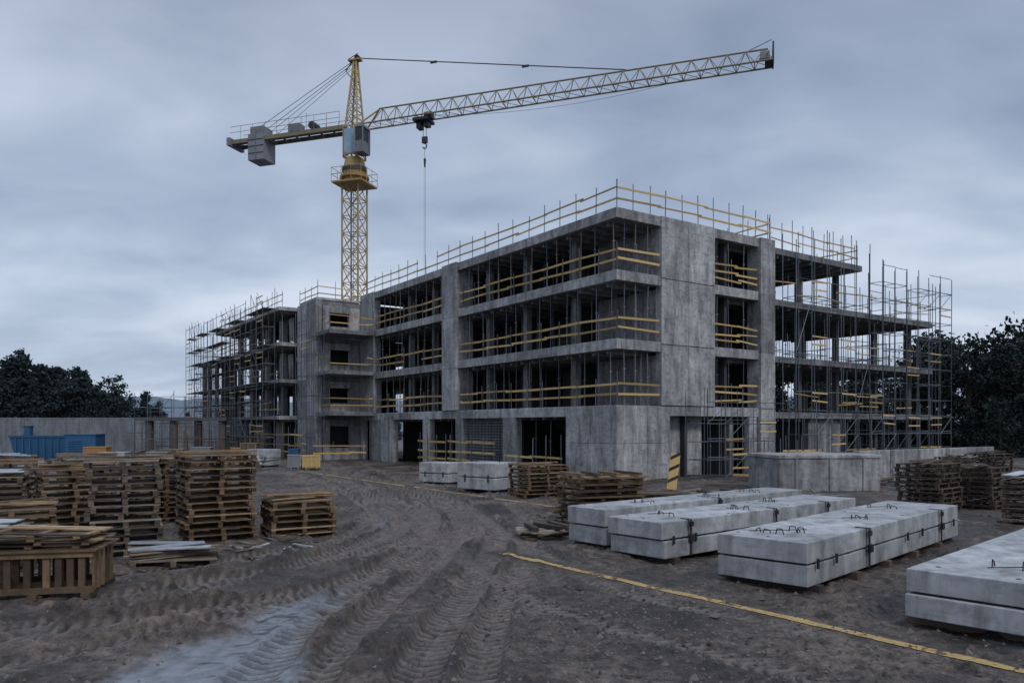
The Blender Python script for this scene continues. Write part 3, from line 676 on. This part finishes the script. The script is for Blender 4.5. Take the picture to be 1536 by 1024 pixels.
def crate(name,x,y,w,d,h,mt,ang=0):
    B=Bt(); B.box(-w/2,w/2,-d/2,d/2,.1,h,t=.4)
    for xx in (-w/2-.02,-.03,w/2-.04): B.box(xx,xx+.06,-d/2-.03,-d/2-.001,.08,h-.01,t=.8)
    B.box(-w/2-.03,w/2+.03,-d/2-.03,d/2+.03,h+.002,h+.06,t=.7)
    for xx in (-w*.35,w*.25): B.box(xx,xx+.12,-d/2,d/2,0,.098,t=.1)
    B.obj(name,mt,bevel=.015,loc=(x,y,0),rot=math.radians(ang))
crate('yellow_crate',-12.0,45,1.0,.7,.75,M_yel,20); crate('tool_chest',-12.9,44.6,.7,.6,.8,M_cgrey,20); crate('timber_box',-18.5,52,1.5,1,1,M_orange,10); crate('tool_chest',-20.5,50,1.2,.9,1.1,M_cgrey,5)
crate('timber_box',-17,49,1,.8,1.4,M_oldwood,0); crate('timber_box',-23.5,52,1.6,.9,.9,M_oldwood,15); crate('tool_chest',-25.8,49,1.6,1,.8,M_white,5); crate('blue_crate',-14.4,50,.6,.6,1.0,M_blue,0)
crate('tool_chest',-22,47,1.2,.8,.9,M_cgrey,8); crate('timber_box',-20.2,46,1.3,.8,.7,M_oldwood,-8); crate('timber_box',-28,51,1.4,1,1.1,M_orange,8)
B=Bt()
B.add([(-1.7,-.9,.15),(1.7,-.9,.15),(1.7,.9,.15),(-1.7,.9,.15),(-2.1,-1,1.5),(2.1,-1,1.5),(2.1,1,1.5),(-2.1,1,1.5)],[(3,2,1,0),(0,1,5,4),(1,2,6,5),(2,3,7,6),(3,0,4,7)],0,.5)
for k in range(8): x=-1.7+k*.48; B.box(x,x+.08,-1.04,-.9,.2,1.5,t=.6)
B.box(-2.15,2.15,-1.06,-.96,1.5,1.6,t=.3); B.box(-2.15,2.15,.96,1.06,1.5,1.6,t=.3); B.box(-2.15,-2.05,-.95,.95,1.5,1.6,t=.3); B.box(2.05,2.15,-.95,.95,1.5,1.6,t=.3)
for x in (-1.4,1.2): B.box(x,x+.2,-.8,.8,0,.15,t=.1)
o=B.obj('blue_skip',M_blue,loc=(-32.8,53.5,0),rot=.05); o.scale=(1.0,1.1,1.18)
B=Bt(); B.box(-.9,.9,-.7,.7,.2,1.75,t=.6); B.box(-.95,.95,-.75,.75,1.752,1.85,t=.9); B.box(-.95,.95,-.75,.75,.05,.198,t=.1)
for k in range(6): B.box(-.7,.1,-.73,-.702,.6+k*.15,.66+k*.15,t=.0)
o=B.obj('generator',M_blue,bevel=.03,loc=(-29.4,52,0),rot=.1); o.scale=(1.1,1.1,1.1)
B=Bt(); B.box(-.25,.25,-.25,.25,.1,2.5,t=.6); B.box(-.3,.3,-.3,.3,2.503,2.6); B.box(-.25,.25,-.22,.22,0,.098); B.obj('blue_post_cabinet',M_blue,bevel=.02,loc=(-39.4,61.5,0))
def fence(name,p,q2,h,mt):
    p=Vector((*p,0));q2=Vector((*q2,0)); d=q2-p; l=d.length; ang=math.atan2(d.y,d.x); B=Bt(); x=0
    while x<l:
        x1=min(x+.15,l); vs=[(x,0,.05),(x+.05,-.05,.05),(x+.10,-.05,.05),(x1,0,.05)]; vs+= [(a,b,h) for a,b,_ in vs]
        B.add(vs,[(0,1,5,4),(1,2,6,5),(2,3,7,6)],0,.3+.5*((int(x/2.4)*37)%10)/10); x+=.15
    x=0
    while x<l: B.box(x-.04,x+.04,-.09,.15,0,h+.06,t=.1); x+=2.4
    B.box(0,l,-.06,.06,h,h+.07,t=.8)
    B.obj(name,mt,loc=p,rot=ang)
fence('metal_fence',(-75,66),(-24.5,69),3.25,M_fence)
fence('metal_fence',(34,44),(75,42),1.9,M_dark)
root=empty('column_formwork',(-31,62,0),.05)
Sp=Bt();Sd=Bt();Sy=Bt()
scaffold((0,0),(7,0),(0,1),width=3,top=4.6,lift=1.3,bay=1.0,decks=False,yl=.1,diag=.2)
Sp.obj('tubes',M_steel,root); B=Bt()
for x in (.5,2.5,4.5,6.5): B.box(x,x+.5,.8,1.3,0,3.0)
B.box(-.2,7.2,.5,1.9,3.01,3.3); B.obj('formwork',M_inner,root)
B=Bt()
for i in range(360):
    x=R(-34,-11); y=R(40,60)
    if x>-12-(y-40)*.55: continue
    z=R(.03,.5); an=R(0,3.14); l=R(.5,1.6); B.beam((x,y,z),(x+l*math.cos(an),y+l*math.sin(an),z+R(-.2,.3)),R(.05,.25),R(.03,.2),mi=random.choice([0,0,1,2,3,3]))
for i in range(240):
    x=R(15,34); y=R(26,42)
    an=R(0,3.14); l=R(.5,2); z=R(.03,.4); B.beam((x,y,z),(x+l*math.cos(an),y+l*math.sin(an),z+R(-.1,.3)),R(.05,.2),R(.03,.1),mi=random.choice([0,1,3,3]))
for i in range(170):
    x=R(3.5,11); y=R(23,27.5)
    an=R(0,3.14); l=R(.4,1.6); z=R(.03,.15); B.beam((x,y,z),(x+l*math.cos(an),y+l*math.sin(an),z+R(-.02,.1)),R(.04,.12),R(.02,.06),mi=random.choice([0,0,3,1]))
B.obj('construction_debris',[M_oldwood,M_cgrey,M_white,M_dwood])
B=Bt()
for i in range(24):
    x=-26+R(-3,7); y=R(55,60); h=R(1.2,3); B.rod((x,y,0),(x,y,h),.03,t=R(0,1))
    if i%2: B.rod((x-1,y,h*.7),(x+1,y,h*.7+R(-.1,.1)),.025)
B.obj('rebar_starters',M_rust)
B=Bt(); M=Matrix.Rotation(.12,4,'Y')
B.box(-.17,.17,-.02,.02,.35,1.6,mi=0,t=.7,M=M)
for k in range(3):
    z=.55+k*.4; B.add([tuple(M@Vector(v)) for v in ((-.17,-.024,z),(.17,-.024,z+.2),(.17,-.024,z+.32),(-.17,-.024,z+.12))],[(0,1,2,3)],1)
B.box(-.03,.03,.023,.07,0,1.5,mi=1,M=M); B.box(-.3,.3,-.15,.2,0,.1,mi=1)
B.obj('hazard_marker',[M_yel,M_dark],loc=(5.45,26.0,0),rot=.1)
B=Bt()
for (x,y,z) in ((-3.2,35.5,6.3),(-3.3,35,9.2)):
    for k in range(6): B.add([(x,y+k*.2,z+.2),(x+.06*(k%2),y+(k+1)*.2,z+.2),(x-.05*(k%2),y+(k+1)*.2,z+2.2+R(-.1,.1)),(x,y+k*.2,z+2.2)],[(0,1,2,3)])
B.obj('plastic_sheeting',M_white,bld)
B=Bt()
for i in range(7000):
    y=7+ (R(0,1)**1.6)*26; x=R(-.75,.75)*y
    if i<2600 : x=R(.2,3.5)+random.gauss(0,1.4); y=R(7.2,12)
    s=abs(random.gauss(0,.015))+.006
    if R(0,1)<.04: s*=2.0
    if abs(x+3)<.7 and y<11.8: continue
    z=gh(x,y); vs=[(x+s*R(.6,1.3),y,z),(x,y+s*R(.6,1.3),z),(x-s*R(.6,1.3),y,z),(x,y-s*R(.6,1.3),z),(x+R(-.3,.3)*s,y+R(-.3,.3)*s,z+s*R(.5,1)),(x,y,z-s)]
    B.add(vs,[(0,1,4),(1,2,4),(2,3,4),(3,0,4)],0)
B.obj('stones',M_rock)
B=Bt()
for i in range(90):
    x,y=random.choice([(-6,15),(-7.5,13.5),(-4.6,16),(1,17.5),(2,16.6),(6,20),(12,20),(8,24)]); x+=R(-1.2,1.2);y+=R(-.8,.8); an=R(0,3.14); l=R(.15,.6); z=gh(x,y)+.02
    B.beam((x,y,z),(x+l*math.cos(an),y+l*math.sin(an),z+R(0,.04)),R(.04,.1),.018,mi=random.choice([0,0,0,1]))
B.obj('wood_scraps',[M_oldwood,M_white])

# ------------------------------------------------------------------ trees
def tree_mesh(seed,h,cr_,nleaf,ls,leafm,low=.12,ncl=40,cone=False):
    random.seed(seed); B=Bt(); B.rod((0,0,0),(R(-.2,.2),R(-.2,.2),h*.55),.028*h,.014*h,n=7,mi=1); B.rod((0,0,h*.5),(R(-.4,.4)*.3,0,h*.96),.014*h,.003*h,n=5,mi=1)
    cl=[]
    for i in range(ncl):
        f=R(low,1)
        if cone:
            f=low+(1-low)*(i+R(0,1))/ncl; prof=(1-f)**.65*(.8+.35*math.sin(f*23+seed))+.03
        else: prof=math.sin(min(1,(f-low+.08)/(1.08-low))**.75*math.pi*.93)**.6
        an=R(0,6.28) if not cone else i*2.4+R(-.4,.4)
        rr=cr_*prof*R(.3,1.1); c=Vector((rr*math.cos(an),rr*math.sin(an),h*f*R(.97,1.03))); cl.append((c,R(.7,1.15)*cr_*(.32 if not cone else .17+.22*(1-f)),R(0,1)))
        zs=max(h*.12,c.z*.72) if not cone else c.z*.97; B.rod((0,0,zs),c,.005*h,.002*h,n=4,mi=1)
    for c,s,tt in cl:
        for k in range(nleaf):
            v=Vector((random.gauss(0,1),random.gauss(0,1),random.gauss(0,.75)))*s*.62; p=c+v; l=ls*R(.5,1.3)
            a0=Vector((R(-1,1),R(-1,1),R(-1,1))).normalized(); b0=a0.cross(Vector((R(-1,1),R(-1,1),R(-1,1)))).normalized()
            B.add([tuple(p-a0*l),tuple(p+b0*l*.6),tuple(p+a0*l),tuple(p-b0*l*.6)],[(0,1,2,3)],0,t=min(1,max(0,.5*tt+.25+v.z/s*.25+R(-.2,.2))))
    o=B.obj('tmp',[leafm,M_bark]); me=o.data; bpy.data.objects.remove(o); return me
mR=[tree_mesh(100+i,12,3.2,95,.18,M_leafR) for i in range(3)]
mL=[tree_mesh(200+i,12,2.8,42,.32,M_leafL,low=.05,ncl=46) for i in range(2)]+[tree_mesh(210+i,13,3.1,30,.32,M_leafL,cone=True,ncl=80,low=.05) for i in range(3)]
mB=[tree_mesh(300+i,12,3.2,46,.30,M_leafR,low=.05,ncl=46) for i in range(2)]+[tree_mesh(310+i,13,3.1,32,.30,M_leafR,cone=True,ncl=80,low=.05) for i in range(2)]
random.seed(11)
def plant(me,name,x,y,s,parent=None,sz=1):
    o=bpy.data.objects.new(name,me); scene.collection.objects.link(o); o.location=(x,y,-.2); o.scale=(s*R(.9,1.15),s*R(.9,1.15),s*sz); o.rotation_euler=(0,0,R(0,6.28)); o.parent=parent; return o
for x,y,s in ((45.5,66,1.0),(42.3,70,.88),(49,63,.98),(39,74,.78)): plant(random.choice(mR),'deciduous_tree',x,y,s)
tl=empty('tree_line')
for i in range(50):
    x=22+i*1.3+R(-.8,.8); y=80+R(-6,8)-max(0,x-46)*.3; plant(random.choice(mB),'tree',x,y,R(.60,.82) if x<42 else R(.75,.98),tl,R(.9,1.12))
for i in range(24): plant(random.choice(mB),'shrub',R(34,60),R(60,74),R(.3,.5),tl)
tl2=empty('tree_line')
for i in range(78):
    x=-118+i*.78+R(-.8,.8); y=118+R(-6,14); f=min(1,max(0,(x+74)/14)); s=R(.80,1.08)-.42*f; plant(random.choice(mL),'tree',x,y,max(.3,s),tl2,R(.92,1.1))
for i in range(34): plant(random.choice(mL),'tree',-64+i*2.2+R(-1,1),150+R(-8,10),R(.32,.46),tl2)
def hills():
    vs=[];fs=[];n=120
    for i in range(n+1):
        x=-700+i*1400/n; hz=9+9*vnoise(np.array([x]),np.array([0.]),.006,77)[0]+5*vnoise(np.array([x]),np.array([3.]),.03,78)[0]
        vs+= [(x,420,-1),(x,450,hz),(x,520,hz*1.1),(x,600,-1)]
    for i in range(n):
        for j in range(3): a=i*4+j; fs.append((a,a+4,a+5,a+1))
    B=Bt(); B.add(vs,fs,0,.5); B.obj('hills',M_hill)
hills()

# ------------------------------------------------------------------ world, sun, camera
w=bpy.data.worlds.new('World'); scene.world=w; w.use_nodes=True; nt=w.node_tree; N=nt.nodes; L=nt.links; bg=N['Background']
az=math.radians(150); el=math.radians(42)
sky=N.new('ShaderNodeTexSky'); sky.sky_type='NISHITA'; sky.sun_disc=False; sky.sun_elevation=el; sky.sun_rotation=az; sky.dust_density=3
tc=N.new('ShaderNodeTexCoord')
sep=N.new('ShaderNodeSeparateXYZ'); L.new(tc.outputs['Generated'],sep.inputs[0])
zz=N.new('ShaderNodeMath'); zz.operation='ADD'; zz.inputs[1].default_value=.26
ab=N.new('ShaderNodeMath'); ab.operation='ABSOLUTE'; L.new(sep.outputs[2],ab.inputs[0]); L.new(ab.outputs[0],zz.inputs[0])
dv=N.new('ShaderNodeVectorMath'); dv.operation='DIVIDE'; cb=N.new('ShaderNodeCombineXYZ')
for k in range(3): L.new(zz.outputs[0],cb.inputs[k])
L.new(tc.outputs['Generated'],dv.inputs[0]); L.new(cb.outputs[0],dv.inputs[1])
def cloud(loc,sc,det,ro,dist):
    mp=N.new('ShaderNodeMapping'); mp.inputs['Location'].default_value=loc; mp.inputs['Rotation'].default_value=(0,0,.3); mp.inputs['Scale'].default_value=(.8,1.15,1); L.new(dv.outputs[0],mp.inputs[0])
    n=N.new('ShaderNodeTexNoise'); n.inputs['Scale'].default_value=sc; n.inputs['Detail'].default_value=det; n.inputs['Roughness'].default_value=ro; n.inputs['Distortion'].default_value=dist; L.new(mp.outputs[0],n.inputs['Vector']); return n
n1=cloud((3.1,1.7,0),1.2,3,.45,.3); n2=cloud((7.3,2.2,0),3.0,6,.5,.3)
mn=N.new('ShaderNodeMix'); mn.inputs[0].default_value=.38; L.new(n1.outputs['Fac'],mn.inputs[2]); L.new(n2.outputs['Fac'],mn.inputs[3])
r=N.new('ShaderNodeValToRGB'); ramp_set(r,[(.36,(2.75,3.5,4.9)),(.49,(3.95,4.8,6.25)),(.62,(5.6,6.4,7.8))]); L.new(mn.outputs[0],r.inputs[0])
r2=N.new('ShaderNodeValToRGB'); ramp_set(r2,[(.0,(1.24,1.2,1.15)),(.2,(1.18,1.16,1.13)),(.36,(.96,.96,.97)),(.5,(.68,.69,.73)),(.68,(1.4,1.4,1.4)),(1,(2.3,2.25,2.2))]); L.new(sep.outputs[2],r2.inputs[0])  # sky overhead, out of view, is brightened to add light to the scene
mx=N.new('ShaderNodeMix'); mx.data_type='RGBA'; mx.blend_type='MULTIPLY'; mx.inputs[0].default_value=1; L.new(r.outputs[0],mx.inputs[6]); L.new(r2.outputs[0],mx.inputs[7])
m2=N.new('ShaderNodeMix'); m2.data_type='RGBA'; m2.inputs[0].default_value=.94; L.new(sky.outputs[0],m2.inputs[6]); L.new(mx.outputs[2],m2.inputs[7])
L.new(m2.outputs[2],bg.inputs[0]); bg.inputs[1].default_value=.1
sl=bpy.data.lights.new('sun','SUN'); sl.energy=1.2; sl.angle=math.radians(13); sl.color=(1,.97,.93); so=bpy.data.objects.new('sun',sl); scene.collection.objects.link(so)
d=Vector((math.sin(az)*math.cos(el),math.cos(az)*math.cos(el),math.sin(el))); so.rotation_euler=d.to_track_quat('Z','Y').to_euler(); so.location=(0,-20,60)
cam=bpy.data.cameras.new('camera'); cam.lens=26.53; cam.sensor_width=36; cam.shift_y=.0833; cam.clip_end=9000; cam.clip_start=.1
co_=bpy.data.objects.new('camera',cam); scene.collection.objects.link(co_); co_.location=(0,0,2.5); co_.rotation_euler=(math.radians(90),0,0); scene.camera=co_
